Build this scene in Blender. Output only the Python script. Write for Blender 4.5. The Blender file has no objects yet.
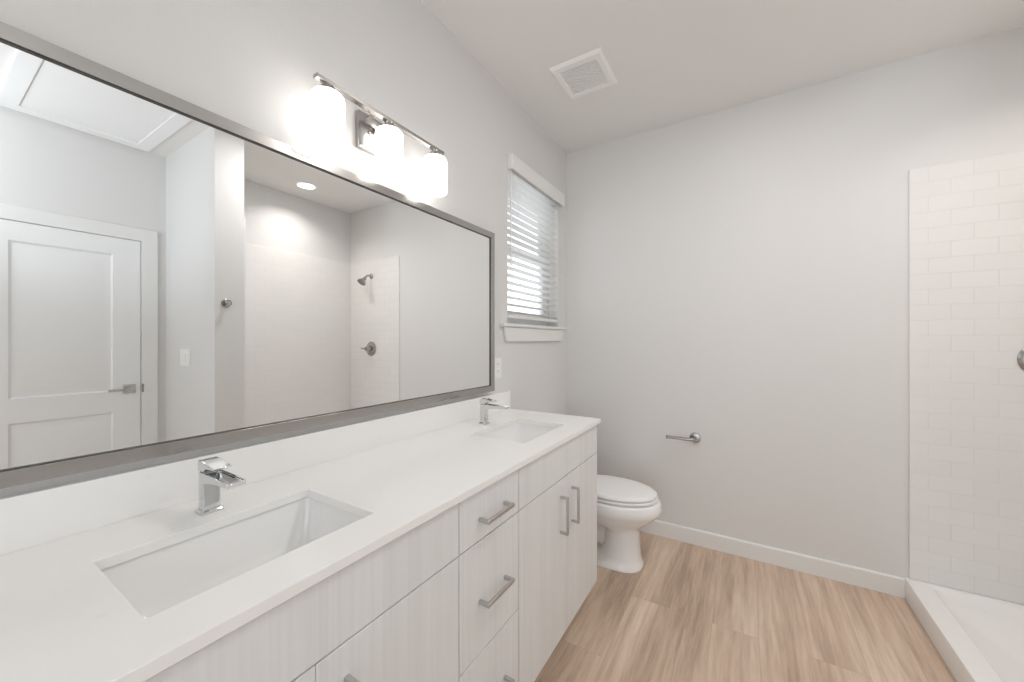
import bpy, bmesh, math, random
from mathutils import Vector, Matrix

S = bpy.context.scene
COL = S.collection
PI = math.pi

# ------------------------------------------------------------------ camera
cam_d = bpy.data.cameras.new('camera')
cam_d.sensor_width = 36.0
cam_d.lens = 379.5 / 1024 * 36.0
cam_d.clip_start = 0.02
cam_o = bpy.data.objects.new('camera', cam_d)
COL.objects.link(cam_o)
cam_o.location = (1.166, 0.0, 1.305)
cam_o.rotation_euler = (PI / 2, 0, 0.55015)
S.camera = cam_o

# ------------------------------------------------------------------ exposure
S.view_settings.view_transform = 'Standard'
S.view_settings.look = 'None'
S.view_settings.gamma = 1.0
S.view_settings.use_curve_mapping = False
S.view_settings.exposure = 0.05
S.cycles.use_denoising = True
S.cycles.max_bounces = 12
S.cycles.diffuse_bounces = 8
S.cycles.glossy_bounces = 6
S.cycles.sample_clamp_indirect = 8.0

# ------------------------------------------------------------------ daylight outside
W = bpy.data.worlds.new('daylight')
S.world = W
W.use_nodes = True
bg = W.node_tree.nodes['Background']
bg.inputs['Color'].default_value = (0.90, 0.95, 1.0, 1)
bg.inputs['Strength'].default_value = 1.75


# shower light and added fill lights: (name, location, watts, radius, colour)
def fill_point(name, loc, watts, radius, col):
    d = bpy.data.lights.new(name, 'POINT')
    d.energy = watts
    d.shadow_soft_size = radius
    d.color = col
    o = bpy.data.objects.new(name, d)
    COL.objects.link(o)
    o.location = loc
    return o


def downlight(name, loc, watts, size, col, spread=PI):
    d = bpy.data.lights.new(name, 'AREA')
    d.shape = 'DISK'
    d.size = size
    d.energy = watts
    d.color = col
    d.spread = spread
    o = bpy.data.objects.new(name, d)
    COL.objects.link(o)
    o.location = loc
    return o


WARM = (1.0, 0.95, 0.90)
COOL = (0.90, 0.96, 1.0)
H = 2.74          # ceiling height
D = 2.693         # back wall
XR = 2.67         # right wall of the shower
XE = 2.74         # wall of the entry door
YB = -1.6         # rear wall, behind the camera

downlight('shower_downlight', (2.33, 1.99, 2.722), 4.4, 0.14, WARM, 2.35)
downlight('room_fill_light', (1.45, 1.55, 2.735), 10.0, 0.16, (1.0, 0.975, 0.95), PI)  # unseen downlight added to brighten the lower room
fill_point('entry_fill_light', (2.35, -0.22, 2.42), 9.0, 0.12, COOL)  # unseen point light added to brighten the entry


def fill_spot(name, loc, aim, watts, angle, col):
    d = bpy.data.lights.new(name, 'SPOT')
    d.energy = watts
    d.shadow_soft_size = 0.15
    d.spot_size = angle
    d.spot_blend = 0.8
    d.color = col
    o = bpy.data.objects.new(name, d)
    COL.objects.link(o)
    o.location = loc
    o.rotation_euler = (Vector(aim) - Vector(loc)).to_track_quat('-Z', 'Y').to_euler()
    return o


fill_spot('entry_fill_spot', (1.60, -0.70, 1.70), (2.45, 0.75, 2.66), 36.0, 1.4, (0.86, 0.94, 1.0))  # unseen spot added to lift the entry ceiling


def opening_fill(watts):  # added area light in the rear opening, fills the room
    d = bpy.data.lights.new('opening_fill_light', 'AREA')
    d.shape = 'RECTANGLE'
    d.size, d.size_y = 1.4, 2.1
    d.energy = watts
    d.color = (0.97, 0.985, 1.0)
    o = bpy.data.objects.new('opening_fill_light', d)
    COL.objects.link(o)
    o.location = (1.225, YB - 0.02, 1.08)
    o.rotation_euler = (PI / 2, 0, 0)
    return o


opening_fill(5.0)


# ------------------------------------------------------------------ materials
def mat(name, col, rough=0.5, metal=0.0, **kw):
    m = bpy.data.materials.new(name)
    m.use_nodes = True
    b = m.node_tree.nodes['Principled BSDF']
    b.inputs['Base Color'].default_value = (*col, 1)
    b.inputs['Roughness'].default_value = rough
    b.inputs['Metallic'].default_value = metal
    for k, v in kw.items():
        b.inputs[k.replace('_', ' ')].default_value = v
    return m


def N(m, typ, **kw):
    n = m.node_tree.nodes.new(typ)
    for k, v in kw.items():
        setattr(n, k, v)
    return n


def LK(m, a, b):
    m.node_tree.links.new(a, b)


def BS(m):
    return m.node_tree.nodes['Principled BSDF']


def coords(m, scale=(1, 1, 1), rot=(0, 0, 0), loc=(0, 0, 0)):
    t = N(m, 'ShaderNodeTexCoord')
    mp = N(m, 'ShaderNodeMapping')
    mp.inputs['Scale'].default_value = scale
    mp.inputs['Rotation'].default_value = rot
    mp.inputs['Location'].default_value = loc
    LK(m, t.outputs['Object'], mp.inputs['Vector'])
    return mp.outputs['Vector']


def noise_bump(m, scale, strength, dist=0.001, detail=3, vec=None):
    n = N(m, 'ShaderNodeTexNoise')
    n.inputs['Scale'].default_value = scale
    n.inputs['Detail'].default_value = detail
    LK(m, vec if vec else coords(m), n.inputs['Vector'])
    b = N(m, 'ShaderNodeBump')
    b.inputs['Strength'].default_value = strength
    b.inputs['Distance'].default_value = dist
    LK(m, n.outputs['Fac'], b.inputs['Height'])
    LK(m, b.outputs['Normal'], BS(m).inputs['Normal'])
    return n


M = {}
M['wall'] = mat('wall_paint', (0.728, 0.724, 0.716), 0.55)
noise_bump(M['wall'], 180, 0.25, 0.002)
M['ceil'] = mat('ceiling_paint', (0.82, 0.81, 0.797), 0.7)
noise_bump(M['ceil'], 140, 0.3, 0.002)
M['trim'] = mat('white_trim_paint', (0.80, 0.80, 0.79), 0.35)
M['hatch'] = mat('white_hatch_paint', (0.90, 0.905, 0.91), 0.5)
M['doorpaint'] = mat('door_paint', (0.84, 0.848, 0.85), 0.4)
M['plastic'] = mat('white_plastic', (0.88, 0.875, 0.865), 0.35)
M['dark'] = mat('dark_void', (0.03, 0.03, 0.03), 0.8)
M['duct'] = mat('grey_duct', (0.25, 0.24, 0.23), 0.7)
M['porcelain'] = mat('porcelain', (0.88, 0.877, 0.87), 0.12, Coat_Weight=0.3)
M['acrylic'] = mat('white_acrylic', (0.88, 0.872, 0.862), 0.25)
M['chrome'] = mat('chrome', (0.70, 0.71, 0.72), 0.08, 1.0)
M['nickel'] = mat('brushed_nickel', (0.46, 0.445, 0.43), 0.22, 1.0)
M['satin'] = mat('satin_nickel', (0.56, 0.556, 0.55), 0.33, 1.0)
M['dark_nickel'] = mat('darker_nickel', (0.42, 0.41, 0.40), 0.25, 1.0)
M['mirror'] = mat('silvered_glass', (0.93, 0.94, 0.94), 0.0, 1.0)
M['slat'] = mat('blind_slat', (0.83, 0.83, 0.82), 0.45)
M['vinyl'] = mat('vinyl_frame', (0.80, 0.80, 0.80), 0.4)
M['lip_shade'] = mat('ledge_shade_dark', (0.09, 0.087, 0.083), 0.15)  # dark colour stands in for shade on the mirror frame's ledge
M['rubber'] = mat('dark_rubber', (0.05, 0.05, 0.05), 0.6)

# quartz worktop: white with very faint pale mottling and a few grey specks
m = M['quartz'] = mat('white_quartz', (0.86, 0.85, 0.835), 0.22)
n1 = N(m, 'ShaderNodeTexNoise')
n1.inputs['Scale'].default_value = 22
n1.inputs['Detail'].default_value = 5
LK(m, coords(m), n1.inputs['Vector'])
r1 = N(m, 'ShaderNodeValToRGB')
r1.color_ramp.elements[0].position = 0.22
r1.color_ramp.elements[0].color = (0.85, 0.842, 0.83, 1)
r1.color_ramp.elements[1].position = 0.32
r1.color_ramp.elements[1].color = (0.90, 0.894, 0.884, 1)
LK(m, n1.outputs['Fac'], r1.inputs['Fac'])
LK(m, r1.outputs['Color'], BS(m).inputs['Base Color'])


# pale grey woodgrain laminate: streaks run up the fronts (along z)
def laminate():
    m = mat('pale_woodgrain', (0.72, 0.71, 0.69), 0.42)
    v = coords(m, (24, 24, 0.7))
    a = N(m, 'ShaderNodeTexNoise')
    a.inputs['Scale'].default_value = 1.0
    a.inputs['Detail'].default_value = 4
    a.inputs['Roughness'].default_value = 0.65
    LK(m, v, a.inputs['Vector'])
    v2 = coords(m, (120, 120, 1.6))
    b = N(m, 'ShaderNodeTexNoise')
    b.inputs['Scale'].default_value = 1.0
    b.inputs['Detail'].default_value = 3
    LK(m, v2, b.inputs['Vector'])
    mx = N(m, 'ShaderNodeMix')
    mx.data_type = 'FLOAT'
    mx.inputs[0].default_value = 0.4
    LK(m, a.outputs['Fac'], mx.inputs[2])
    LK(m, b.outputs['Fac'], mx.inputs[3])
    r = N(m, 'ShaderNodeValToRGB')
    r.color_ramp.elements[0].position = 0.33
    r.color_ramp.elements[0].color = (0.715, 0.722, 0.722, 1)
    r.color_ramp.elements[1].position = 0.62
    r.color_ramp.elements[1].color = (0.785, 0.793, 0.795, 1)
    LK(m, mx.outputs[0], r.inputs['Fac'])
    LK(m, r.outputs['Color'], BS(m).inputs['Base Color'])
    bp = N(m, 'ShaderNodeBump')
    bp.inputs['Strength'].default_value = 0.12
    bp.inputs['Distance'].default_value = 0.001
    LK(m, mx.outputs[0], bp.inputs['Height'])
    LK(m, bp.outputs['Normal'], BS(m).inputs['Normal'])
    return m


M['laminate'] = laminate()


# oak plank floor, boards run along y
def oak():
    m = mat('oak_planks', (0.4, 0.28, 0.2), 0.42)
    t = N(m, 'ShaderNodeTexCoord')
    mp = N(m, 'ShaderNodeMapping')
    mp.inputs['Rotation'].default_value = (0, 0, PI / 2)
    mp.inputs['Location'].default_value = (0.31, 0.055, 0)
    LK(m, t.outputs['Object'], mp.inputs['Vector'])
    br = N(m, 'ShaderNodeTexBrick')
    br.offset = 0.37
    br.inputs['Scale'].default_value = 1.0
    br.inputs['Brick Width'].default_value = 1.22
    br.inputs['Row Height'].default_value = 0.182
    br.inputs['Mortar Size'].default_value = 0.0011
    br.inputs['Mortar Smooth'].default_value = 0.3
    br.inputs['Color1'].default_value = (0.0, 0.0, 0.0, 1)
    br.inputs['Color2'].default_value = (1, 1, 1, 1)
    br.inputs['Mortar'].default_value = (0.5, 0.5, 0.5, 1)
    LK(m, mp.outputs['Vector'], br.inputs['Vector'])
    # each board shifts its grain
    sh = N(m, 'ShaderNodeVectorMath', operation='MULTIPLY')
    sh.inputs[1].default_value = (1.3, 5.1, 0.9)
    LK(m, br.outputs['Color'], sh.inputs[0])

    def grain(scale, detail, rough, dist):
        mm = N(m, 'ShaderNodeMapping')
        mm.inputs['Scale'].default_value = scale
        LK(m, t.outputs['Object'], mm.inputs['Vector'])
        ad = N(m, 'ShaderNodeVectorMath', operation='ADD')
        LK(m, mm.outputs['Vector'], ad.inputs[0])
        LK(m, sh.outputs['Vector'], ad.inputs[1])
        nn = N(m, 'ShaderNodeTexNoise')
        nn.inputs['Scale'].default_value = 1.0
        nn.inputs['Detail'].default_value = detail
        nn.inputs['Roughness'].default_value = rough
        nn.inputs['Distortion'].default_value = dist
        LK(m, ad.outputs['Vector'], nn.inputs['Vector'])
        return nn.outputs['Fac']
    g1 = grain((18, 1.1, 1), 5, 0.6, 0.35)
    g2 = grain((70, 5, 1), 4, 0.65, 0.3)
    g3 = grain((7, 1.0, 1), 2, 0.5, 0.3)
    r = N(m, 'ShaderNodeValToRGB')
    e = r.color_ramp.elements
    e[0].position = 0.37
    e[0].color = (0.40, 0.285, 0.212, 1)
    e[1].position = 0.63
    e[1].color = (0.74, 0.605, 0.49, 1)
    mid = e.new(0.5)
    mid.color = (0.60, 0.452, 0.345, 1)
    a = N(m, 'ShaderNodeMath', operation='MULTIPLY')
    LK(m, g1, a.inputs[0])
    a.inputs[1].default_value = 0.5
    b = N(m, 'ShaderNodeMath', operation='MULTIPLY_ADD')
    LK(m, g2, b.inputs[0])
    b.inputs[1].default_value = 0.25
    LK(m, a.outputs[0], b.inputs[2])
    c = N(m, 'ShaderNodeMath', operation='MULTIPLY_ADD')
    LK(m, g3, c.inputs[0])
    c.inputs[1].default_value = 0.25
    LK(m, b.outputs[0], c.inputs[2])
    LK(m, c.outputs[0], r.inputs['Fac'])
    # board to board tint
    bw = N(m, 'ShaderNodeSeparateColor')
    LK(m, br.outputs['Color'], bw.inputs[0])
    tint = N(m, 'ShaderNodeMapRange')
    tint.inputs['To Min'].default_value = 0.96
    tint.inputs['To Max'].default_value = 1.05
    LK(m, bw.outputs[0], tint.inputs['Value'])
    mu = N(m, 'ShaderNodeVectorMath', operation='SCALE')
    LK(m, r.outputs['Color'], mu.inputs[0])
    LK(m, tint.outputs[0], mu.inputs['Scale'])
    # joints a little darker
    mj = N(m, 'ShaderNodeMix')
    mj.data_type = 'RGBA'
    LK(m, br.outputs['Fac'], mj.inputs[0])
    LK(m, mu.outputs['Vector'], mj.inputs[6])
    mj.inputs[7].default_value = (0.50, 0.37, 0.28, 1)
    LK(m, mj.outputs[2], BS(m).inputs['Base Color'])
    bp = N(m, 'ShaderNodeBump')
    bp.inputs['Strength'].default_value = 0.15
    bp.inputs['Distance'].default_value = 0.001
    bp.invert = True
    LK(m, br.outputs['Fac'], bp.inputs['Height'])
    LK(m, bp.outputs['Normal'], BS(m).inputs['Normal'])
    return m


M['oak'] = oak()


# white subway tile; u along the wall, z up
def tile(name, axis):
    m = mat(name, (0.8, 0.79, 0.78), 0.16)
    t = N(m, 'ShaderNodeTexCoord')
    sp = N(m, 'ShaderNodeSeparateXYZ')
    LK(m, t.outputs['Object'], sp.inputs[0])
    cb = N(m, 'ShaderNodeCombineXYZ')
    LK(m, sp.outputs[axis], cb.inputs[0])
    LK(m, sp.outputs['Z'], cb.inputs[1])
    mp = N(m, 'ShaderNodeMapping')
    mp.inputs['Location'].default_value = (-0.03, -0.107, 0)
    LK(m, cb.outputs[0], mp.inputs['Vector'])
    br = N(m, 'ShaderNodeTexBrick')
    br.inputs['Scale'].default_value = 1.0
    br.inputs['Brick Width'].default_value = 0.153
    br.inputs['Row Height'].default_value = 0.0765
    br.inputs['Mortar Size'].default_value = 0.0016
    br.inputs['Mortar Smooth'].default_value = 0.6
    br.inputs['Color1'].default_value = (0.80, 0.79, 0.78, 1)
    br.inputs['Color2'].default_value = (0.815, 0.805, 0.795, 1)
    br.inputs['Mortar'].default_value = (0.75, 0.742, 0.732, 1)
    LK(m, mp.outputs['Vector'], br.inputs['Vector'])
    LK(m, br.outputs['Color'], BS(m).inputs['Base Color'])
    bp = N(m, 'ShaderNodeBump')
    bp.inputs['Strength'].default_value = 0.5
    bp.inputs['Distance'].default_value = 0.0015
    bp.invert = True
    LK(m, br.outputs['Fac'], bp.inputs['Height'])
    LK(m, bp.outputs['Normal'], BS(m).inputs['Normal'])
    return m


M['tile_x'] = tile('subway_tile_back', 'X')
M['tile_y'] = tile('subway_tile_side', 'Y')


def glow(name, col, strength):
    m = bpy.data.materials.new(name)
    m.use_nodes = True
    b = BS(m)
    b.inputs['Base Color'].default_value = (0.9, 0.89, 0.87, 1)
    b.inputs['Roughness'].default_value = 0.3
    b.inputs['Emission Color'].default_value = (*col, 1)
    b.inputs['Emission Strength'].default_value = strength
    return m


M['shade'] = glow('lit_opal_glass', (1.0, 0.955, 0.915), 3.1)
M['lens'] = glow('lit_downlight_lens', (1.0, 0.95, 0.90), 2.0)
M['fill_dome'] = glow('fill_dome_glow', (0.92, 0.97, 1.0), 3.0)  # unused glow meant for an added fill light
m = M['glass'] = mat('window_glass', (1, 1, 1), 0.0, 0.0, Transmission_Weight=1.0, IOR=1.01)


# ------------------------------------------------------------------ mesh helpers
def box(bm, x0, x1, y0, y1, z0, z1):
    vs = [bm.verts.new((x, y, z)) for z in (z0, z1) for y in (y0, y1) for x in (x0, x1)]
    for f in ((0, 2, 3, 1), (4, 5, 7, 6), (0, 1, 5, 4), (1, 3, 7, 5), (3, 2, 6, 7), (2, 0, 4, 6)):
        bm.faces.new([vs[i] for i in f])
    return bm


def B(*a):
    return box(bmesh.new(), *a)


def loft(bm, rings, cap0=True, cap1=True, closed=True):
    """rings: lists of points with equal counts"""
    R = [[bm.verts.new(p) for p in r] for r in rings]
    n = len(R[0])
    for a, b in zip(R[:-1], R[1:]):
        for i in range(n if closed else n - 1):
            j = (i + 1) % n
            bm.faces.new((a[i], a[j], b[j], b[i]))
    if cap0:
        bm.faces.new(list(reversed(R[0])))
    if cap1:
        bm.faces.new(R[-1])
    return bm


def circ(c, r, axis='z', n=32, ph=0.0, r2=None):
    r2 = r if r2 is None else r2
    out = []
    for i in range(n):
        a = 2 * PI * i / n + ph
        u, v = r * math.cos(a), r2 * math.sin(a)
        if axis == 'z':
            out.append((c[0] + u, c[1] + v, c[2]))
        elif axis == 'x':
            out.append((c[0], c[1] + u, c[2] + v))
        else:
            out.append((c[0] + v, c[1], c[2] + u))
    return out


def lathe(bm, c, prof, axis='z', n=32, cap0=True, cap1=True):
    """prof: (radius, offset along axis)"""
    rings = []
    for r, d in prof:
        p = list(c)
        p['xyz'.index(axis)] += d
        rings.append(circ(p, max(r, 1e-4), axis, n))
    return loft(bm, rings, cap0, cap1)


def tube(bm, pts, r, n=12):
    """round bar along a polyline"""
    P = [Vector(p) for p in pts]
    rs = r if isinstance(r, (list, tuple)) else [r] * len(P)
    up = None
    rings = []
    for i, p in enumerate(P):
        d = (P[min(i + 1, len(P) - 1)] - P[max(i - 1, 0)]).normalized()
        if up is None:
            up = Vector((0, 0, 1)) if abs(d.z) < 0.9 else Vector((1, 0, 0))
        s = d.cross(up).normalized()
        up = s.cross(d).normalized()
        rings.append([tuple(p + (s * math.cos(2 * PI * k / n) + up * math.sin(2 * PI * k / n)) * rs[i]) for k in range(n)])
    return loft(bm, rings)


def rrect(x0, x1, y0, y1, z, r, n=5):
    """rounded rectangle ring, counter-clockwise in xy"""
    out = []
    for cx, cy, a0 in ((x1 - r, y1 - r, 0), (x0 + r, y1 - r, PI / 2), (x0 + r, y0 + r, PI), (x1 - r, y0 + r, 1.5 * PI)):
        for k in range(n + 1):
            a = a0 + PI / 2 * k / n
            out.append((cx + r * math.cos(a), cy + r * math.sin(a), z))
    return out


def prism(bm, outline, axis, a0, a1):
    """extrude a 2-D outline along an axis; outline in the two other axes in xyz order"""
    def pt(p, a):
        if axis == 'x':
            return (a, p[0], p[1])
        if axis == 'y':
            return (p[0], a, p[1])
        return (p[0], p[1], a)
    return loft(bm, [[pt(p, a0) for p in outline], [pt(p, a1) for p in outline]])


def grid_slab(bm, us, vs, holes, axis, a0, a1):
    """slab cut by a grid in two axes with some cells open, watertight"""
    def pt(u, v, a):
        if axis == 'x':
            return (a, u, v)
        if axis == 'y':
            return (u, a, v)
        return (u, v, a)
    cache = {}

    def vert(i, j, k):
        if (i, j, k) not in cache:
            cache[(i, j, k)] = bm.verts.new(pt(us[i], vs[j], (a0, a1)[k]))
        return cache[(i, j, k)]
    nu, nv = len(us) - 1, len(vs) - 1
    full = lambda i, j: 0 <= i < nu and 0 <= j < nv and (i, j) not in holes
    for i in range(nu):
        for j in range(nv):
            if not full(i, j):
                continue
            q = ((i, j), (i + 1, j), (i + 1, j + 1), (i, j + 1))
            bm.faces.new([vert(a, b, 1) for a, b in q])
            bm.faces.new([vert(a, b, 0) for a, b in reversed(q)])
            for k, (di, dj) in enumerate(((0, -1), (1, 0), (0, 1), (-1, 0))):
                if not full(i + di, j + dj):
                    a, b = q[k], q[(k + 1) % 4]
                    bm.faces.new((vert(*a, 0), vert(*b, 0), vert(*b, 1), vert(*a, 1)))
    return bm


def obj(name, bm, material, parent=None, bevel=0.0, seg=2, smooth=False, subsurf=0, org=None, angle=35):
    bmesh.ops.recalc_face_normals(bm, faces=bm.faces)
    me = bpy.data.meshes.new(name)
    base = Vector((0, 0, 0))
    if parent is not None:
        p = parent
        while p is not None:
            base += Vector(p.location)
            p = p.parent
    if org is not None:
        off = Vector(org)
    elif parent is not None:
        off = base
    else:
        off = Vector((0, 0, 0))
    if off.length > 0:
        bmesh.ops.translate(bm, verts=bm.verts, vec=-off)
    bm.to_mesh(me)
    bm.free()
    me.materials.append(M[material] if isinstance(material, str) else material)
    o = bpy.data.objects.new(name, me)
    COL.objects.link(o)
    if parent is not None:
        o.parent = parent
        o.location = off - base
    else:
        o.location = off
    if bevel > 0:
        md = o.modifiers.new('bevel', 'BEVEL')
        md.width = bevel
        md.segments = seg
        md.limit_method = 'ANGLE'
        md.angle_limit = math.radians(angle)
    if subsurf:
        md = o.modifiers.new('subsurf', 'SUBSURF')
        md.levels = subsurf
        md.render_levels = subsurf
    if smooth or bevel > 0 or subsurf:
        for p in me.polygons:
            p.use_smooth = True
        if not subsurf:
            me.set_sharp_from_angle(angle=math.radians(angle))
    return o


def tag(o, label, cat, group=None):
    o['label'] = label
    o['category'] = cat
    if group:
        o['group'] = group
    return o


def thing(name, label, cat, loc=(0, 0, 0), group=None):
    o = bpy.data.objects.new(name, None)
    COL.objects.link(o)
    o.location = loc
    o.empty_display_size = 0.05
    return tag(o, label, cat, group)


def struct(name, bm, material, label, cat, **kw):
    o = obj(name, bm, material, **kw)
    o['kind'] = 'structure'
    return tag(o, label, cat)


def dup(root, loc, label):
    """copy of a thing with copies of its parts and sub-parts"""
    r = root.copy()
    COL.objects.link(r)
    r.location = loc
    r['label'] = label
    for ch in list(root.children):
        c = ch.copy()
        COL.objects.link(c)
        c.parent = r
        for g in list(ch.children):
            d = g.copy()
            COL.objects.link(d)
            d.parent = c
    return r


# ------------------------------------------------------------------ setting
WT = 0.16
PY0, PY1, PX = 1.112, 1.285, 1.875
struct('floor', B(-0.3, XE + 0.3, YB - 0.3, D + 0.3, -0.06, 0), 'oak', 'light brown oak plank floor', 'floor')
struct('ceiling', B(-0.3, XE + 0.3, YB - 0.3, D + 0.3, H, H + 0.1), 'ceil', 'plain pale grey painted ceiling', 'ceiling')
WY0, WY1, WZ0, WZ1 = 1.852, 2.548, 1.405, 2.345
struct('wall_left', grid_slab(bmesh.new(), [YB - 0.3, WY0, WY1, D + 0.3], [-0.06, WZ0, WZ1, H + 0.1], {(1, 1)}, 'x', -WT, 0),
       'wall', 'pale grey painted wall behind the mirror, with the window opening', 'wall')
struct('wall_back', B(0, XR, D, D + WT, 0, H), 'wall', 'pale grey painted wall behind the toilet', 'wall')
struct('wall_right', B(XR, XE + WT, PY0 + 0.06, D + WT, 0, H), 'wall', 'pale wall above the tile on the long side of the shower, seen in the mirror', 'wall')
struct('wall_entry', B(XE, XE + WT, YB, PY0 + 0.06, 0, H), 'wall', 'pale wall around the panelled door, seen in the mirror', 'wall')
struct('wall_partition', B(PX, XE, PY0, PY1, 0, H), 'wall', 'pale partition wall between shower and entry, seen in the mirror', 'wall')
struct('wall_rear', grid_slab(bmesh.new(), [0, 0.5, 1.95, XE], [0, 2.2, H], {(1, 0)}, 'y', YB - WT, YB),
       'wall', 'pale wall with an unseen opening added for fill light, behind the photographer', 'wall')  # opening added so outside light fills the room

# tile lining of the shower
TZ = 2.172
struct('wall_shower_back', B(PX, XR - 0.009, D - 0.009, D, 0.1045, TZ), 'tile_x', 'white subway tile on the shower end wall with the valve', 'wall tile', bevel=0.002)
struct('wall_shower_side', B(XR - 0.009, XR, PY1 + 0.009, D, 0.1045, TZ), 'tile_y', 'white subway tile on the long shower wall, seen in the mirror', 'wall tile')
struct('wall_shower_near', B(PX, XR, PY1, PY1 + 0.009, 0.1045, TZ), 'tile_x', 'white subway tile on the near end of the shower', 'wall tile')


# baseboards: stepped profile
def baseboard(name, label, axis, a0, a1, wall, sgn):
    t, h = 0.014, 0.098
    prof = [(wall, 0.001), (wall + sgn * t, 0.001), (wall + sgn * t, h - 0.006), (wall + sgn * (t - 0.005), h), (wall, h)]
    o = struct(name, prism(bmesh.new(), prof, axis, a0, a1), 'trim', label, 'baseboard')
    return o


baseboard('baseboard_back', 'white baseboard along the wall behind the toilet', 'x', 0.015, 1.862, D, -1)
baseboard('baseboard_left', 'white baseboard under the window, hidden behind the vanity', 'y', 1.86, D, 0, 1)
baseboard('baseboard_right', 'white baseboard beside the entry door', 'y', 1.066, PY0, XE, -1)
baseboard('baseboard_partition', 'white baseboard on the entry side of the partition', 'x', PX, XE - 0.015, PY0, -1)

# ------------------------------------------------------------------ window
win = bpy.data.objects.new('window_1', None)
COL.objects.link(win)
win.location = (0, (WY0 + WY1) / 2, WZ0)
win['kind'] = 'structure'
tag(win, 'white framed sash window behind the blinds', 'window')
fr = grid_slab(bmesh.new(), [WY0, WY0 + 0.035, WY1 - 0.035, WY1], [WZ0, WZ0 + 0.045, WZ1 - 0.04, WZ1], {(1, 1)}, 'x', -0.14, -0.085)
obj('window_frame', fr, 'vinyl', win, bevel=0.003)
zm = (WZ0 + WZ1) / 2
lo = grid_slab(bmesh.new(), [WY0 + 0.036, WY0 + 0.07, WY1 - 0.07, WY1 - 0.036], [WZ0 + 0.046, WZ0 + 0.085, zm - 0.02, zm + 0.015], {(1, 1)}, 'x', -0.118, -0.093)
ls = obj('lower_sash', lo, 'vinyl', win, bevel=0.002)
obj('pane', B(-0.108, -0.104, WY0 + 0.068, WY1 - 0.068, WZ0 + 0.083, zm - 0.018), 'glass', ls)
up = grid_slab(bmesh.new(), [WY0 + 0.036, WY0 + 0.065, WY1 - 0.065, WY1 - 0.036], [zm - 0.015, zm + 0.015, WZ1 - 0.07, WZ1 - 0.041], {(1, 1)}, 'x', -0.138, -0.119)
us = obj('upper_sash', up, 'vinyl', win, bevel=0.002)
obj('pane', B(-0.131, -0.127, WY0 + 0.063, WY1 - 0.063, zm + 0.013, WZ1 - 0.068), 'glass', us)

# sill board and apron
sb = bpy.data.objects.new('trim_1', None)
COL.objects.link(sb)
sb.location = (0, (WY0 + WY1) / 2, 1.31)
sb['kind'] = 'structure'
tag(sb, 'white wooden sill with apron below the window', 'window sill')
bm = bmesh.new()
pr = [(-0.085, 1.385), (0.024, 1.385), (0.031, 1.389), (0.033, 1.396), (0.031, 1.403), (0.024, 1.406), (-0.085, 1.406)]
prism(bm, [(0.0005 if a < 0 else a, b) for a, b in pr], 'y', 1.768, 2.645)
prism(bm, [(a if a < 0 else 0.0005, b) for a, b in (pr[0], (0, 1.385), (0, 1.406), pr[-1])], 'y', WY0 + 0.0005, WY1 - 0.0005)
obj('sill_board', bm, 'trim', sb, bevel=0.002)
bm = bmesh.new()
apo = [(1.798, 1.384), (2.605, 1.384), (2.560, 1.302), (1.820, 1.302)]
prism(bm, apo, 'x', 0.001, 0.02)
obj('apron', bm, 'trim', sb, bevel=0.004)

# ------------------------------------------------------------------ blinds
bl = thing('window_blinds', 'white horizontal slatted blinds with a deep valance, hung in the window', 'blinds', (0.0, 2.16, 2.27))
VY0, VY1 = 1.846, 2.585
bm = grid_slab(bmesh.new(), [0.001, 0.024, 0.036], [VY0, VY0 + 0.011, VY1 - 0.011, VY1], {(0, 1)}, 'z', 2.294, 2.382)
obj('valance', bm, 'slat', bl, bevel=0.004)
obj('head_rail', B(-0.06, -0.005, WY0 + 0.01, WY1 - 0.01, 2.300, 2.340), 'slat', bl, bevel=0.003)
SP = 0.0432
nsl = 19
z_bot = 1.448
for k in range(nsl):
    zc = z_bot + 0.032 + SP * k
    th = math.radians(4)
    pts = []
    for q in range(7):
        u = -0.025 + 0.05 * q / 6
        h = 0.0028 * (1 - (u / 0.025) ** 2)
        pts.append((-0.028 + u * math.cos(th), zc + h + u * math.sin(th)))
    ring = pts + [(x, z - 0.0026) for x, z in reversed(pts)]
    obj('slat', prism(bmesh.new(), ring, 'y', WY0 + 0.008, WY1 - 0.008), 'slat', bl, smooth=True)
obj('bottom_rail', B(-0.054, -0.003, WY0 + 0.008, WY1 - 0.008, z_bot - 0.008, z_bot + 0.012), 'slat', bl, bevel=0.004)
for y in (WY0 + 0.13, WY1 - 0.13):
    bm = bmesh.new()
    for x in (-0.056, -0.0005):
        tube(bm, [(x, y, z_bot), (x, y, 2.302)], 0.0011, 6)
    obj('ladder_cord', bm, 'slat', bl)
bm = bmesh.new()
tube(bm, [(0.006, 1.880, 2.300), (0.006, 1.880, 1.76)], 0.0042, 8)
wd = obj('tilt_wand', bm, 'plastic', bl, smooth=True)
bm = bmesh.new()
lathe(bm, (0.006, 1.880, 1.745), [(0.003, 0), (0.006, 0.004), (0.006, 0.03), (0.0045, 0.036)], 'z', 10)
obj('wand_tip', bm, 'plastic', wd, smooth=True)
bm = bmesh.new()
tube(bm, [(0.006, 2.50, 2.300), (0.006, 2.50, 1.70)], 0.0014, 6)
lc = obj('lift_cord', bm, 'slat', bl)

# ------------------------------------------------------------------ vanity cabinets
FX0, FX1 = 0.523, 0.541        # front panels
Z0, ZT = 0.117, 0.8955
ZG = 0.752


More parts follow.
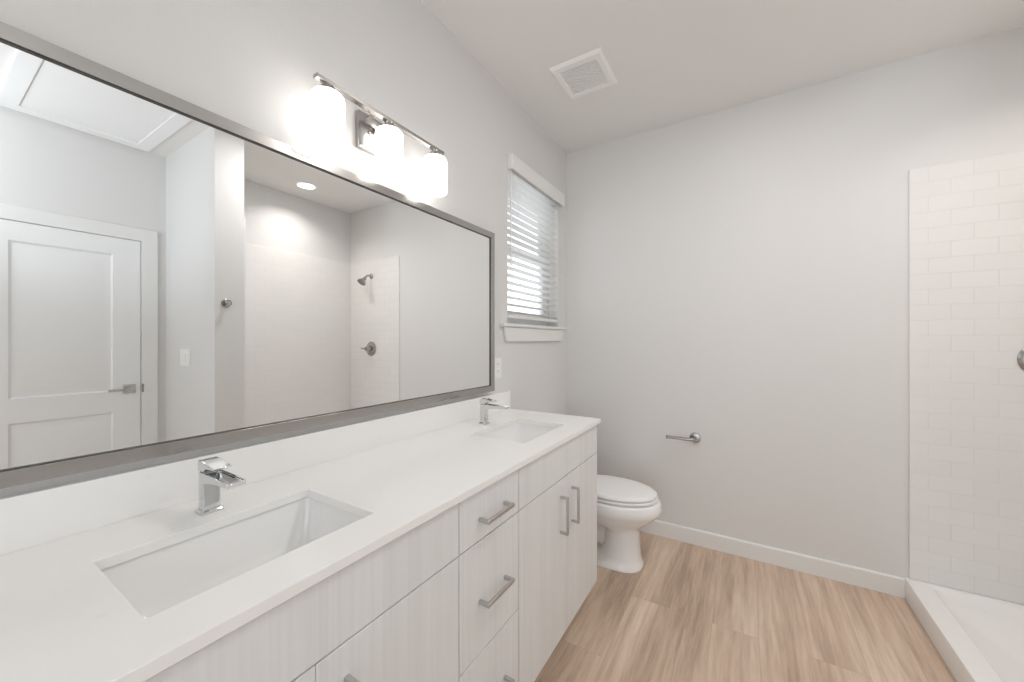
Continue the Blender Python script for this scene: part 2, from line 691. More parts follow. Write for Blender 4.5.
def carcass(t, y0, y1):
    x0 = 0.003
    g = 0.0006
    bm = bmesh.new()
    a, b, w = y0 + g, y1 - g, 0.016
    prof = [(x0, 0.002), (0.465, 0.002), (0.465, Z0), (0.520, Z0), (0.520, ZT), (x0, ZT)]
    prism(bm, prof, 'y', a, a + w)
    prism(bm, prof, 'y', b - w, b)
    box(bm, x0, 0.012, a + w, b - w, 0.002, ZT)
    box(bm, 0.012, 0.520, a + w, b - w, Z0, Z0 + w)
    box(bm, 0.449, 0.465, a + w, b - w, 0.002, Z0)
    box(bm, 0.504, 0.520, a + w, b - w, ZT - 0.05, ZT)
    box(bm, 0.504, 0.520, a + w, b - w, ZG - 0.03, ZG + 0.03)
    return obj('carcass', bm, 'laminate', t)


def front(name, t, y0, y1, z0, z1):
    g = 0.0019
    return obj(name, B(FX0, FX1, y0 + g, y1 - g, z0 + g, z1 - g), 'laminate', t, bevel=0.0009, seg=1)


def pull_h(par, yc, zc, L=0.137):
    bm = bmesh.new()
    w = 0.0055
    out = [(FX1 + 0.0003, yc - L / 2), (0.576, yc - L / 2), (0.576, yc + L / 2), (FX1 + 0.0003, yc + L / 2),
           (FX1 + 0.0003, yc + L / 2 - 0.010), (0.567, yc + L / 2 - 0.010), (0.567, yc - L / 2 + 0.010), (FX1 + 0.0003, yc - L / 2 + 0.010)]
    prism(bm, out, 'z', zc - w, zc + w)
    return obj('handle', bm, 'satin', par, bevel=0.0015, angle=30)


def pull_v(par, yc, zc, L=0.150):
    bm = bmesh.new()
    w = 0.0055
    out = [(FX1 + 0.0003, zc - L / 2), (0.576, zc - L / 2), (0.576, zc + L / 2), (FX1 + 0.0003, zc + L / 2),
           (FX1 + 0.0003, zc + L / 2 - 0.010), (0.567, zc + L / 2 - 0.010), (0.567, zc - L / 2 + 0.010), (FX1 + 0.0003, zc - L / 2 + 0.010)]
    prism(bm, out, 'y', yc - w, yc + w)
    return obj('handle', bm, 'satin', par, bevel=0.0015, angle=30)


VA, VB, VC, VD = -0.004, 0.760, 1.062, 1.829


def sink_base(label, y0, y1):
    t = thing('sink_cabinet', label, 'cabinet', (0.27, (y0 + y1) / 2, 0), 'woodgrain vanity sink cabinets')
    carcass(t, y0, y1)
    front('false_drawer_front', t, y0, y1, ZG, ZT - 0.004)
    ym = (y0 + y1) / 2
    for s in (-1, 1):
        d = front('door', t, *((y0, ym + 0.0011) if s < 0 else (ym - 0.0011, y1)), Z0 - 0.001, ZG)
        pull_v(d, ym + s * 0.058, 0.615)
    return t


sink_base('pale woodgrain two-door cabinet under the sink nearest the camera', VA, VB)
sink_base('pale woodgrain two-door cabinet at the toilet end of the vanity', VC, VD)
t = thing('drawer_cabinet', 'pale woodgrain cabinet of three drawers between the two sink cabinets', 'cabinet', (0.27, (VB + VC) / 2, 0))
carcass(t, VB, VC)
yc = (VB + VC) / 2
for z0, z1, hz in ((ZG, ZT - 0.004, 0.812), (0.438, ZG, 0.585), (Z0 - 0.001, 0.438, 0.280)):
    d = front('drawer', t, VB, VC, z0, z1)
    pull_h(d, yc, hz)

# ------------------------------------------------------------------ countertop, backsplash
CZ = 0.917
CX1 = 0.552
S1 = (0.189, 0.452, 0.184, 0.568)
S2 = (0.189, 0.452, 1.253, 1.637)
bm = grid_slab(bmesh.new(), [0.001, S1[0], S1[1], CX1], [-0.022, S1[2], S1[3], S2[2], S2[3], 1.850], {(1, 1), (1, 3)}, 'z', 0.8962, CZ)
ct = obj('countertop', bm, 'quartz', bevel=0.0012, seg=2)
tag(ct, 'long white quartz worktop with two sink cut-outs on the vanity', 'countertop')
bs = obj('backsplash', B(0.001, 0.021, -0.022, 1.850, CZ + 0.00005, CZ + 0.1016), 'quartz', bevel=0.0006)
tag(bs, 'low white quartz backsplash strip along the wall below the mirror', 'backsplash')


# ------------------------------------------------------------------ undermount sinks
def sink(label, R):
    x0, x1, y0, y1 = R
    cx, cy = (x0 + x1) / 2, (y0 + y1) / 2
    t = thing('undermount_sink', label, 'sink', (cx, cy, 0.75), 'undermount vanity sinks')
    e = 0.006
    bm = bmesh.new()
    zt = 0.8958
    inner = [rrect(x0 - e, x1 + e, y0 - e, y1 + e, zt, 0.024),
             rrect(x0 - e + 0.001, x1 + e - 0.001, y0 - e + 0.001, y1 + e - 0.001, zt - 0.01, 0.026),
             rrect(x0 + 0.012, x1 - 0.012, y0 + 0.012, y1 - 0.012, zt - 0.085, 0.035),
             rrect(x0 + 0.025, x1 - 0.025, y0 + 0.030, y1 - 0.030, zt - 0.118, 0.045),
             rrect(x0 + 0.06, x1 - 0.06, y0 + 0.08, y1 - 0.08, zt - 0.130, 0.05),
             rrect(cx - 0.021, cx + 0.021, cy - 0.021, cy + 0.021, zt - 0.134, 0.0205)]
    o = 0.012
    outer = [rrect(x0 - 0.03, x1 + 0.03, y0 - 0.03, y1 + 0.03, zt, 0.03),
             rrect(x0 - 0.03, x1 + 0.03, y0 - 0.03, y1 + 0.03, zt - 0.012, 0.03),
             rrect(x0 - e - o, x1 + e + o, y0 - e - o, y1 + e + o, zt - 0.02, 0.03),
             rrect(x0, x1, y0, y1, zt - 0.10, 0.04),
             rrect(x0 + 0.05, x1 - 0.05, y0 + 0.06, y1 - 0.06, zt - 0.145, 0.05),
             rrect(cx - 0.021, cx + 0.021, cy - 0.021, cy + 0.021, zt - 0.148, 0.0205)]
    loft(bm, list(reversed(inner)) + outer, cap0=False, cap1=False)
    # close the drain hole ring
    obj('basin', bm, 'porcelain', t, smooth=True, angle=60)
    bm = bmesh.new()
    lathe(bm, (cx, cy, zt - 0.146), [(0.019, 0.0), (0.0195, 0.011), (0.0215, 0.0128), (0.020, 0.0145), (0.012, 0.0135), (0.0005, 0.0140)], 'z', 28)
    obj('drain', bm, 'chrome', t, smooth=True)
    return t


sink('rectangular white undermount sink nearest the camera', S1)
sink('rectangular white undermount sink at the window end of the worktop', S2)


# ------------------------------------------------------------------ faucets
def faucet(label, x, y):
    t = thing('faucet', label, 'faucet', (x, y, CZ), 'single-lever chrome faucets')
    z = CZ + 0.0005
    bm = bmesh.new()
    loft(bm, [rrect(x - 0.014, x + 0.023, y - 0.0225, y + 0.0225, z, 0.005), rrect(x - 0.014, x + 0.023, y - 0.0225, y + 0.0225, z + 0.005, 0.005),
              rrect(x - 0.012, x + 0.021, y - 0.020, y + 0.020, z + 0.008, 0.005)])
    obj('base_plate', bm, 'chrome', t, smooth=True, angle=30)
    bm = bmesh.new()
    loft(bm, [rrect(x - 0.009, x + 0.018, y - 0.017, y + 0.017, z + 0.006, 0.004), rrect(x - 0.009, x + 0.018, y - 0.017, y + 0.017, z + 0.091, 0.004)])
    obj('body', bm, 'chrome', t, smooth=True, angle=30)
    # wide flat spout with a shallow open channel
    bm = bmesh.new()
    w = 0.0180

    def sec(xx, zt, th, rim):
        zt += z
        return [(xx, y - w, zt - th), (xx, y + w, zt - th), (xx, y + w, zt), (xx, y + w - 0.003, zt), (xx, y + w - 0.004, zt - rim),
                (xx, y - w + 0.004, zt - rim), (xx, y - w + 0.003, zt), (xx, y - w, zt)]
    loft(bm, [sec(x + 0.015, 0.0925, 0.026, 0.002), sec(x + 0.040, 0.0925, 0.019, 0.004), sec(x + 0.080, 0.092, 0.014, 0.004), sec(x + 0.134, 0.091, 0.010, 0.003)])
    obj('spout', bm, 'chrome', t, bevel=0.0010, angle=25)
    # lever: block over the body that runs out into a thin blade
    bm = bmesh.new()
    out = [(x - 0.010, z + 0.0945), (x + 0.017, z + 0.0945), (x + 0.030, z + 0.103), (x + 0.070, z + 0.107), (x + 0.071, z + 0.110),
           (x + 0.040, z + 0.1145), (x + 0.014, z + 0.118), (x - 0.006, z + 0.118), (x - 0.010, z + 0.115)]
    prism(bm, out, 'y', y - 0.0178, y + 0.0178)
    obj('lever', bm, 'chrome', t, bevel=0.0015, angle=25)
    bm = bmesh.new()
    loft(bm, [rrect(x - 0.007, x + 0.015, y - 0.014, y + 0.014, z + 0.090, 0.005), rrect(x - 0.007, x + 0.015, y - 0.014, y + 0.014, z + 0.0950, 0.005)])
    obj('collar', bm, 'dark_nickel', t, smooth=True, angle=30)
    return t


f1 = faucet('square chrome faucet behind the sink nearest the camera', 0.119, 0.378)
dup(f1, (0.119, 1.450, CZ), 'square chrome faucet behind the sink at the window end')

# ------------------------------------------------------------------ mirror
MY0, MY1, MZ0, MZ1 = 0.055, 1.670, 1.041, 1.876
FW, FD = 0.030, 0.034
mr = thing('wall_mirror', 'wide rectangular mirror in a brushed nickel frame over the vanity', 'mirror', (0.0, (MY0 + MY1) / 2, MZ0))
obj('mirror_glass', B(0.004, 0.026, MY0 + FW - 0.006, MY1 - FW + 0.006, MZ0 + FW - 0.006, MZ1 - FW + 0.006), 'mirror', mr)
def rail(pts, a0, a1):
    return prism(bmesh.new(), pts, 'x', a0, a1)


Y0, Y1, A0, A1 = MY0, MY1, MZ0, MZ1
for pts in ([(Y0, A1), (Y1, A1), (Y1 - FW, A1 - FW), (Y0 + FW, A1 - FW)],
            [(Y0, A0), (Y0 + FW, A0 + FW), (Y1 - FW, A0 + FW), (Y1, A0)],
            [(Y0, A0), (Y0, A1), (Y0 + FW, A1 - FW), (Y0 + FW, A0 + FW)],
            [(Y1, A0), (Y1 - FW, A0 + FW), (Y1 - FW, A1 - FW), (Y1, A1)]):
    obj('frame_rail', rail(pts, 0.002, FD), 'nickel', mr, bevel=0.001, seg=1)

i0, i1, j0, j1, w = MY0 + FW + 0.0002, MY1 - FW - 0.0002, MZ0 + FW + 0.0002, MZ1 - FW - 0.0002, 0.0022
bm = grid_slab(bmesh.new(), [i0, i0 + w, i1 - w, i1], [j0, j0 + w, j1 - w, j1], {(1, 1)}, 'x', 0.0262, 0.0300)
obj('ledge_shade_strip', bm, 'lip_shade', mr)  # added strip, the ledge's shade put into its colour

# ------------------------------------------------------------------ vanity light
SY, SX = 0.930, 0.080
sc = thing('vanity_light', 'three-shade brushed nickel vanity light above the mirror', 'wall light', (0.0, SY, 2.05))
bm = bmesh.new()
loft(bm, [[(0.001, SY - 0.082, 1.986), (0.001, SY + 0.082, 1.986), (0.001, SY + 0.082, 2.114), (0.001, SY - 0.082, 2.114)],
          [(0.018, SY - 0.082, 1.986), (0.018, SY + 0.082, 1.986), (0.018, SY + 0.082, 2.114), (0.018, SY - 0.082, 2.114)],
          [(0.022, SY - 0.076, 1.992), (0.022, SY + 0.076, 1.992), (0.022, SY + 0.076, 2.108), (0.022, SY - 0.076, 2.108)]])
bp_ = obj('back_plate', bm, 'nickel', sc, bevel=0.001)
for s in (-1, 1):
    bm = bmesh.new()
    lathe(bm, (0.022, SY + s * 0.042, 2.048), [(0.006, 0), (0.006, 0.004), (0.004, 0.008), (0.0005, 0.009)], 'x', 14)
    obj('screw', bm, 'nickel', bp_, smooth=True)
    bm = bmesh.new()
    tube(bm, [(0.022, SY + s * 0.052, 2.093), (SX - 0.008, SY + s * 0.052, 2.093)], 0.006, 12)
    obj('arm', bm, 'nickel', sc, smooth=True)
obj('cross_bar', B(SX - 0.011, SX + 0.011, SY - 0.276, SY + 0.280, 2.087, 2.099), 'nickel', sc, bevel=0.001)
for k in (-1, 0, 1):
    y = SY + 0.236 * k
    bm = bmesh.new()
    lathe(bm, (SX, y, 2.087), [(0.014, 0), (0.014, -0.006), (0.022, -0.010), (0.024, -0.016), (0.024, -0.026), (0.02, -0.029)], 'z', 24)
    obj('socket_cap', bm, 'nickel', sc, smooth=True)
    bm = bmesh.new()
    prof = [(a * 0.975, z + (-0.009 if z > 1.95 else 0.026)) for a, z in [(0.030, 2.068), (0.042, 2.066), (0.0475, 2.060), (0.050, 2.050), (0.050, 1.893), (0.049, 1.889), (0.0465, 1.889), (0.0455, 1.893),
            (0.0455, 2.048), (0.040, 2.060), (0.026, 2.062), (0.022, 2.0655)]]
    lathe(bm, (SX, y, 0), prof, 'z', 40, cap0=False, cap1=False)
    obj('glass_shade', bm, 'shade', sc, smooth=True, angle=50)

# ------------------------------------------------------------------ outlet and light switch
def wall_plate(t, o, u, nrm, w, h, rocker):
    """plate on a wall; o centre, u horizontal axis, nrm outward"""
    o, u, nrm = Vector(o), Vector(u), Vector(nrm)
    z = Vector((0, 0, 1))

    def bx(wid, hei, d0, d1, zz=0, uu=0, taper=0.0):
        bm = bmesh.new()
        R = []
        for d, s in ((d0, 0), (d1, taper)):
            R.append([tuple(o + u * (uu + a * (wid / 2 - s)) + z * (zz + b * (hei / 2 - s)) + nrm * d) for a, b in ((-1, -1), (1, -1), (1, 1), (-1, 1))])
        return loft(bm, R)
    obj('cover_plate', bx(w, h, 0.0008, 0.006, taper=0.002), 'plastic', t, bevel=0.0008)
    if rocker:
        for q in (-1, 0, 1):
            obj('rocker', bx(0.033, 0.066, 0.006, 0.009, uu=q * 0.046, taper=0.001), 'plastic', t, bevel=0.0008)
    else:
        for s in (-1, 1):
            f = obj('socket_face', bx(0.034, 0.027, 0.006, 0.008, zz=s * 0.0195), 'plastic', t, bevel=0.001)
            for q in (-1, 1):
                obj('slot', bx(0.002, 0.008, 0.008, 0.0083, zz=s * 0.0195 + 0.003, uu=q * 0.006), 'dark', f)
    for s in (-1, 1):
        obj('screw', bx(0.005, 0.005, 0.006, 0.0068, zz=s * (h / 2 - 0.010)), 'plastic', t)


t = thing('electrical_outlet', 'white outlet plate on the wall between mirror and window', 'outlet', (0, 1.745, 1.155))
wall_plate(t, (0, 1.745, 1.155), (0, 1, 0), (1, 0, 0), 0.072, 0.116, False)
t = thing('light_switch', 'white light switch plate on the entry wall, seen in the mirror', 'light switch', (2.35, PY0, 1.185))
wall_plate(t, (2.35, PY0, 1.185), (1, 0, 0), (0, -1, 0), 0.165, 0.124, True)

# ------------------------------------------------------------------ exhaust vent
vx0, vx1, vy0, vy1 = 0.285, 0.568, 1.802, 2.098
vt = thing('exhaust_fan_grille', 'square white exhaust fan grille on the ceiling', 'vent', ((vx0 + vx1) / 2, (vy0 + vy1) / 2, H))
b_ = 0.042
zl = H - 0.014
bm = bmesh.new()


def sq(x0, x1, y0, y1, z):
    return [(x0, y0, z), (x1, y0, z), (x1, y1, z), (x0, y1, z)]


loft(bm, [sq(vx0, vx1, vy0, vy1, H - 0.0008), sq(vx0 + 0.002, vx1 - 0.002, vy0 + 0.002, vy1 - 0.002, H - 0.006), sq(vx0 + 0.014, vx1 - 0.014, vy0 + 0.014, vy1 - 0.014, zl - 0.003),
          sq(vx0 + b_ - 0.004, vx1 - b_ + 0.004, vy0 + b_ - 0.004, vy1 - b_ + 0.004, zl - 0.003),
          sq(vx0 + b_, vx1 - b_, vy0 + b_, vy1 - b_, zl + 0.002), sq(vx0 + b_, vx1 - b_, vy0 + b_, vy1 - b_, H - 0.0008)], cap0=False, cap1=False)
obj('frame', bm, 'plastic', vt, bevel=0.001)
obj('backing', B(vx0 + b_ - 0.005, vx1 - b_ + 0.005, vy0 + b_ - 0.005, vy1 - b_ + 0.005, H - 0.003, H - 0.001), 'duct', vt)
ns = 14
pitch = (vy1 - vy0 - 2 * b_) / ns
for k in range(ns):
    y = vy0 + b_ + pitch * (k + 0.5)
    sl = [(y - 0.0060, zl + 0.001), (y + 0.0050, zl + 0.001), (y + 0.0060, zl + 0.005), (y - 0.0050, zl + 0.005)]
    obj('slat', prism(bmesh.new(), sl, 'x', vx0 + b_ - 0.002, vx1 - b_ + 0.002), 'plastic', vt)

# ------------------------------------------------------------------ toilet paper holder
tp = thing('toilet_paper_holder', 'empty nickel toilet paper holder on the back wall right of the toilet', 'toilet paper holder', (0.895, D, 0.684))
bm = bmesh.new()
lathe(bm, (0.895, D - 0.0005, 0.684), [(0.033, 0), (0.033, -0.006), (0.030, -0.010), (0.015, -0.012)], 'y', 28)
obj('rosette', bm, 'dark_nickel', tp, smooth=True)
bm = bmesh.new()
tube(bm, [(0.895, D - 0.010, 0.684), (0.895, D - 0.055, 0.684), (0.893, D - 0.064, 0.684), (0.887, D - 0.070, 0.684), (0.877, D - 0.072, 0.684), (0.737, D - 0.072, 0.684)], 0.0095, 14)
ba = obj('arm', bm, 'dark_nickel', tp, smooth=True)
bm = bmesh.new()
lathe(bm, (0.738, D - 0.072, 0.684), [(0.0095, 0.002), (0.0115, 0), (0.0115, -0.006), (0.010, -0.008)], 'x', 16)
obj('end_cap', bm, 'dark_nickel', ba, smooth=True)

# ------------------------------------------------------------------ toilet
TY = 2.262
tl = thing('toilet', 'white two-piece toilet with closed lid between vanity and back wall', 'toilet', (0.40, TY, 0))


def egg(xb, xf, hw, z, n=40, pw=2.0, xc=None, dy=0.0):
    """outline, flat-ish at the back and long at the front"""
    xc = xb + (xf - xb) * 0.46 if xc is None else xc
    out = []
    for i in range(n):
        a = 2 * PI * i / n
        c, s = math.cos(a), math.sin(a)
        p = 2.0 / pw
        cc = math.copysign(abs(c) ** p, c)
        ss = math.copysign(abs(s) ** p, s)
        x = xc + cc * ((xf - xc) if c > 0 else (xc - xb))
        out.append((x, TY + ss * hw + dy, z))
    return out


bm = bmesh.new()
loft(bm, [egg(0.26, 0.664, 0.122, 0.001, pw=2.6, xc=0.50), egg(0.26, 0.664, 0.122, 0.012, pw=2.6, xc=0.50), egg(0.34, 0.655, 0.112, 0.028, pw=2.5, xc=0.52), egg(0.42, 0.650, 0.106, 0.06, pw=2.4, xc=0.545), egg(0.445, 0.646, 0.102, 0.11, pw=2.3, xc=0.55), egg(0.45, 0.643, 0.100, 0.19, pw=2.3, xc=0.55),
          egg(0.45, 0.643, 0.101, 0.216, pw=2.2, xc=0.545), egg(0.38, 0.652, 0.112, 0.230, pw=2.2), egg(0.28, 0.688, 0.142, 0.254, pw=2.1), egg(0.23, 0.728, 0.168, 0.288, pw=2.1), egg(0.23, 0.756, 0.183, 0.318, pw=2.1), egg(0.23, 0.765, 0.188, 0.332, pw=2.1),
          egg(0.23, 0.766, 0.188, 0.352, pw=2.1), egg(0.23, 0.762, 0.187, 0.378, pw=2.1), egg(0.235, 0.755, 0.183, 0.388, pw=2.1)])
obj('bowl', bm, 'porcelain', tl, smooth=True, angle=70)
bm = bmesh.new()
tr = []
for x, zc, h, hw in ((0.21, 0.20, 0.10, 0.085), (0.30, 0.21, 0.10, 0.075), (0.38, 0.19, 0.11, 0.062), (0.46, 0.17, 0.12, 0.055), (0.53, 0.16, 0.11, 0.05)):
    tr.append([(x, TY + hw * math.cos(2 * PI * k / 24), zc + h * math.sin(2 * PI * k / 24)) for k in range(24)])
loft(bm, tr)
obj('trapway', bm, 'porcelain', tl, smooth=True, angle=60)
bm = bmesh.new()
loft(bm, [egg(0.262, 0.735, 0.170, 0.3935, pw=2.1), egg(0.255, 0.745, 0.178, 0.397, pw=2.1), egg(0.255, 0.746, 0.179, 0.406, pw=2.1), egg(0.262, 0.738, 0.172, 0.410, pw=2.1)])
obj('seat', bm, 'plastic', tl, smooth=True, angle=50)
bm = bmesh.new()
loft(bm, [egg(0.264, 0.730, 0.168, 0.4150, pw=2.1), egg(0.255, 0.741, 0.176, 0.4185, pw=2.1), egg(0.255, 0.741, 0.176, 0.426, pw=2.1), egg(0.26, 0.734, 0.170, 0.433, pw=2.1), egg(0.28, 0.705, 0.148, 0.439, pw=2.1),
          egg(0.34, 0.62, 0.085, 0.443, pw=2.1)])
obj('lid', bm, 'plastic', tl, smooth=True, angle=50)
for s in (-1, 1):
    bm = bmesh.new()
    tube(bm, [(0.238, TY + s * 0.105, 0.413), (0.238, TY + s * 0.045, 0.413)], 0.011, 12)
    obj('hinge', bm, 'plastic', tl, smooth=True)
bm = bmesh.new()
loft(bm, [rrect(0.03, 0.24, TY - 0.12, TY + 0.12, 0.20, 0.04), rrect(0.03, 0.24, TY - 0.16, TY + 0.16, 0.34, 0.04), rrect(0.025, 0.24, TY - 0.17, TY + 0.17, 0.392, 0.04)])
obj('tank_deck', bm, 'porcelain', tl, smooth=True, angle=50)
bm = bmesh.new()
loft(bm, [rrect(0.035, 0.200, TY - 0.195, TY + 0.195, 0.393, 0.04), rrect(0.025, 0.215, TY - 0.212, TY + 0.212, 0.42, 0.04), rrect(0.02, 0.222, TY - 0.222, TY + 0.222, 0.715, 0.04)])
obj('tank', bm, 'porcelain', tl, smooth=True, angle=50)
bm = bmesh.new()
loft(bm, [rrect(0.018, 0.228, TY - 0.228, TY + 0.228, 0.716, 0.04), rrect(0.016, 0.230, TY - 0.230, TY + 0.230, 0.735, 0.04), rrect(0.022, 0.224, TY - 0.224, TY + 0.224, 0.745, 0.04)])
obj('tank_lid', bm, 'porcelain', tl, smooth=True, angle=50)
bm = bmesh.new()
lathe(bm, (0.222, TY - 0.16, 0.665), [(0.012, 0), (0.012, 0.008), (0.006, 0.012)], 'x', 16)
tube(bm, [(0.238, TY - 0.165, 0.665), (0.240, TY - 0.09, 0.655)], 0.005, 10)
obj('flush_handle', bm, 'chrome', tl, smooth=True)

# ------------------------------------------------------------------ shower
px0, px1, py0, py1 = 1.858, XR - 0.001, PY1 + 0.0005, D - 0.001
pan = thing('shower_pan', 'low white shower pan with a raised curb', 'shower pan', ((px0 + px1) / 2, (py0 + py1) / 2, 0))
bm = bmesh.new()
zc_ = 0.104
loft(bm, [rrect(px0, px1, py0, py1, 0.001, 0.004, 3), rrect(px0, px1, py0, py1, zc_ - 0.010, 0.004, 3), rrect(px0 + 0.003, px1, py0, py1, zc_ - 0.003, 0.004, 3), rrect(px0 + 0.010, px1 - 0.001, py0 + 0.001, py1 - 0.001, zc_, 0.004, 3),
          rrect(px0 + 0.082, px1 - 0.030, py0 + 0.030, py1 - 0.045, zc_, 0.03, 3), rrect(px0 + 0.090, px1 - 0.036, py0 + 0.036, py1 - 0.051, zc_ - 0.004, 0.03, 3),
          rrect(px0 + 0.112, px1 - 0.055, py0 + 0.055, py1 - 0.075, 0.058, 0.04, 3), rrect(px0 + 0.14, px1 - 0.085, py0 + 0.085, py1 - 0.105, 0.042, 0.05, 3), rrect(px0 + 0.34, px1 - 0.34, py0 + 0.64, py1 - 0.64, 0.032, 0.03, 3)])
obj('tray', bm, 'acrylic', pan, smooth=True, angle=40)
bm = bmesh.new()
cx_, cy_ = (px0 + px1) / 2, (py0 + py1) / 2
lathe(bm, (cx_, cy_, 0.033), [(0.055, 0), (0.055, 0.003), (0.05, 0.005), (0.0005, 0.004)], 'z', 32)
obj('drain', bm, 'chrome', pan, smooth=True)

yw = D - 0.009
VX, VZ = 2.303, 1.222
sv = thing('shower_valve', 'round chrome shower valve with lever on the tiled end wall', 'shower valve', (VX, yw, VZ))
bm = bmesh.new()
lathe(bm, (VX, yw - 0.0005, VZ), [(0.077, 0), (0.077, -0.004), (0.070, -0.010), (0.045, -0.016), (0.034, -0.017)], 'y', 48)
obj('escutcheon', bm, 'dark_nickel', sv, smooth=True)
bm = bmesh.new()
lathe(bm, (VX, yw - 0.016, VZ), [(0.030, 0), (0.029, -0.02), (0.026, -0.052), (0.023, -0.055)], 'y', 32)
hb = obj('hub', bm, 'dark_nickel', sv, smooth=True)
bm = bmesh.new()
tube(bm, [(VX, yw - 0.055, VZ), (VX + 0.006, yw - 0.075, VZ), (VX + 0.025, yw - 0.082, VZ + 0.003), (VX + 0.055, yw - 0.088, VZ + 0.006)], [0.014, 0.012, 0.009, 0.007], 14)
obj('lever', bm, 'dark_nickel', sv, smooth=True)

HX, HZ = 2.303, 2.000
sh = thing('showerhead', 'chrome shower head on a bent arm high on the tiled wall, seen in the mirror', 'shower head', (HX, yw, HZ))
bm = bmesh.new()
lathe(bm, (HX, yw - 0.0005, HZ), [(0.029, 0), (0.029, -0.004), (0.022, -0.012), (0.012, -0.016)], 'y', 32)
obj('flange', bm, 'dark_nickel', sh, smooth=True)
bm = bmesh.new()
tube(bm, [(HX, yw - 0.012, HZ), (HX, yw - 0.035, HZ + 0.002), (HX, yw - 0.055, HZ - 0.004), (HX, yw - 0.072, HZ - 0.018), (HX, yw - 0.082, HZ - 0.032)], 0.0105, 14)
obj('arm', bm, 'dark_nickel', sh, smooth=True)
bm = bmesh.new()
dv = Vector((0.05, -0.62, -0.78)).normalized()
P0 = Vector((HX, yw - 0.080, HZ - 0.029))
pts = [P0 + dv * d for d in (0, 0.012, 0.024, 0.042, 0.062, 0.070, 0.0715)]
tube(bm, [tuple(p) for p in pts], [0.016, 0.018, 0.018, 0.034, 0.046, 0.047, 0.043], 28)
hd = obj('spray_head', bm, 'dark_nickel', sh, smooth=True)
bm = bmesh.new()
tube(bm, [tuple(P0 + dv * 0.0712), tuple(P0 + dv * 0.0735)], [0.037, 0.035], 28)
obj('spray_face', bm, 'duct', hd, smooth=True)

rl = thing('recessed_downlight', 'round lit downlight in the ceiling over the shower, seen in the mirror', 'ceiling light', (2.33, 1.99, H))
bm = bmesh.new()
lathe(bm, (2.33, 1.99, H - 0.0005), [(0.092, 0), (0.092, -0.003), (0.086, -0.007), (0.074, -0.008), (0.073, -0.004)], 'z', 40, cap0=False, cap1=False)
obj('trim_ring', bm, 'plastic', rl, smooth=True)
bm = bmesh.new()
lathe(bm, (2.33, 1.99, H - 0.001), [(0.075, 0), (0.075, -0.006), (0.06, -0.009), (0.001, -0.010)], 'z', 40)
obj('lens', bm, 'lens', rl, smooth=True)

# robe hook on the end of the partition
KY, KZ = 1.175, 1.560
rh = thing('robe_hook', 'small round dark nickel robe hook on the partition end, seen in the mirror', 'hook', (PX, KY, KZ))
bm = bmesh.new()
lathe(bm, (PX - 0.0005, KY, KZ), [(0.028, 0), (0.028, -0.006), (0.024, -0.009)], 'x', 28)
obj('rosette', bm, 'dark_nickel', rh, smooth=True)
bm = bmesh.new()
lathe(bm, (PX - 0.009, KY, KZ), [(0.009, 0), (0.009, -0.026), (0.017, -0.030), (0.019, -0.036), (0.017, -0.041), (0.008, -0.043)], 'x', 24)
obj('knob', bm, 'dark_nickel', rh, smooth=True)

# ------------------------------------------------------------------ entry door (in the mirror)
DY0, DY1, DZ1 = 0.254, 0.965, 2.045
dr = bpy.data.objects.new('door_1', None)
COL.objects.link(dr)
dr.location = (XE, (DY0 + DY1) / 2, 0)
dr['kind'] = 'structure'
tag(dr, 'white two-panel door with its casing, seen in the mirror', 'door')
xw = XE
# leaf with two sunk panels, each with a raised field
ys = [DY0, DY0 + 0.115, DY1 - 0.145, DY1]
pz = [0.012, 0.24, 0.795, 0.945, 1.925, DZ1]
xf = xw - 0.012     # face of the leaf
bm = grid_slab(bmesh.new(), ys, pz, {(1, 1), (1, 3)}, 'x', xf, xw - 0.001)
lf = obj('leaf', bm, 'doorpaint', dr, bevel=0.0015)
for z0, z1 in ((pz[1], pz[2]), (pz[3], pz[4])):
    bm = bmesh.new()
    a, b = ys[1], ys[2]
    R = []
    for ins, x in ((0, xf), (0.010, xf + 0.009), (0.022, xf + 0.0095), (0.050, xf + 0.002)):
        R.append([(x, a + ins, z0 + ins), (x, b - ins, z0 + ins), (x, b - ins, z1 - ins), (x, a + ins, z1 - ins)])
    loft(bm, R, cap0=False, cap1=True)
    obj('panel', bm, 'doorpaint', lf, bevel=0.001, seg=1)
g = 0.004
cw = 0.092
xj = xw - 0.019
bm = bmesh.new()
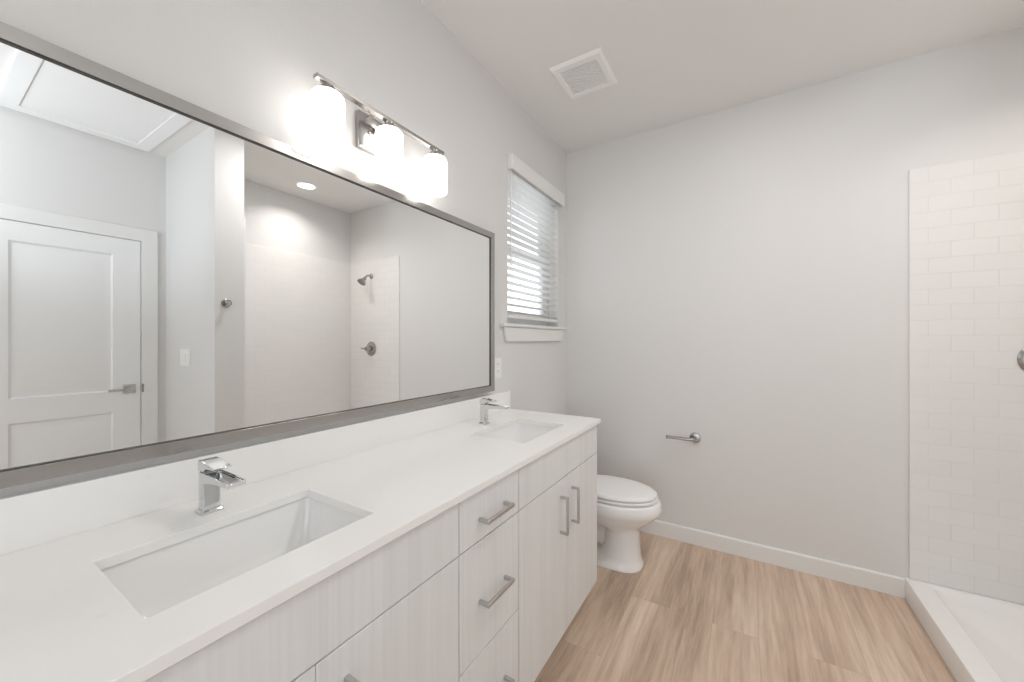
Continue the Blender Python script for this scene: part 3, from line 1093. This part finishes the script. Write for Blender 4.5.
pr = [(DY1 + g, 0.001), (DY1 + g + cw, 0.001), (DY1 + g + cw, DZ1 + g + cw), (DY0 - g - cw, DZ1 + g + cw), (DY0 - g - cw, 0.001), (DY0 - g, 0.001), (DY0 - g, DZ1 + g), (DY1 + g, DZ1 + g)]
prism(bm, pr, 'x', xj, xw - 0.0005)
obj('casing', bm, 'trim', dr, bevel=0.003)
# lever handle: square rose, bar lever, latch plate
hy, hz = DY1 - 0.062, 0.955
bm = B(xf - 0.008, xf - 0.0003, hy - 0.033, hy + 0.033, hz - 0.033, hz + 0.033)
hr = obj('handle', bm, 'satin', lf, bevel=0.0015)
bm = bmesh.new()
tube(bm, [(xf - 0.008, hy, hz), (xf - 0.048, hy, hz)], 0.010, 14)
box(bm, xf - 0.058, xf - 0.044, hy - 0.118, hy + 0.012, hz - 0.009, hz + 0.009)
obj('lever', bm, 'satin', lf, bevel=0.0015)
obj('strike_plate', B(xj - 0.0006, xj, DY1 + g, DY1 + g + 0.012, hz - 0.03, hz + 0.03), 'dark_nickel', dr)

# ------------------------------------------------------------------ attic hatch on the entry ceiling
ah = thing('attic_hatch', 'white ceiling access hatch with trim over the entry, seen in the mirror', 'hatch', (2.25, 0.66, H))
hx0, hx1, hy0, hy1 = 1.76, 2.715, 0.315, 1.005
tw = 0.085
bm = bmesh.new()
loft(bm, [sq(hx0, hx1, hy0, hy1, H - 0.0008), sq(hx0, hx1, hy0, hy1, H - 0.012), sq(hx0 + 0.004, hx1 - 0.004, hy0 + 0.004, hy1 - 0.004, H - 0.015),
          sq(hx0 + tw - 0.006, hx1 - tw + 0.006, hy0 + tw - 0.006, hy1 - tw + 0.006, H - 0.015), sq(hx0 + tw, hx1 - tw, hy0 + tw, hy1 - tw, H - 0.010), sq(hx0 + tw, hx1 - tw, hy0 + tw, hy1 - tw, H - 0.0008)], cap0=False, cap1=False)
obj('trim', bm, 'hatch', ah, bevel=0.001, seg=1)
obj('panel', B(hx0 + tw + 0.002, hx1 - tw - 0.002, hy0 + tw + 0.002, hy1 - tw - 0.002, H - 0.008, H - 0.001), 'hatch', ah)
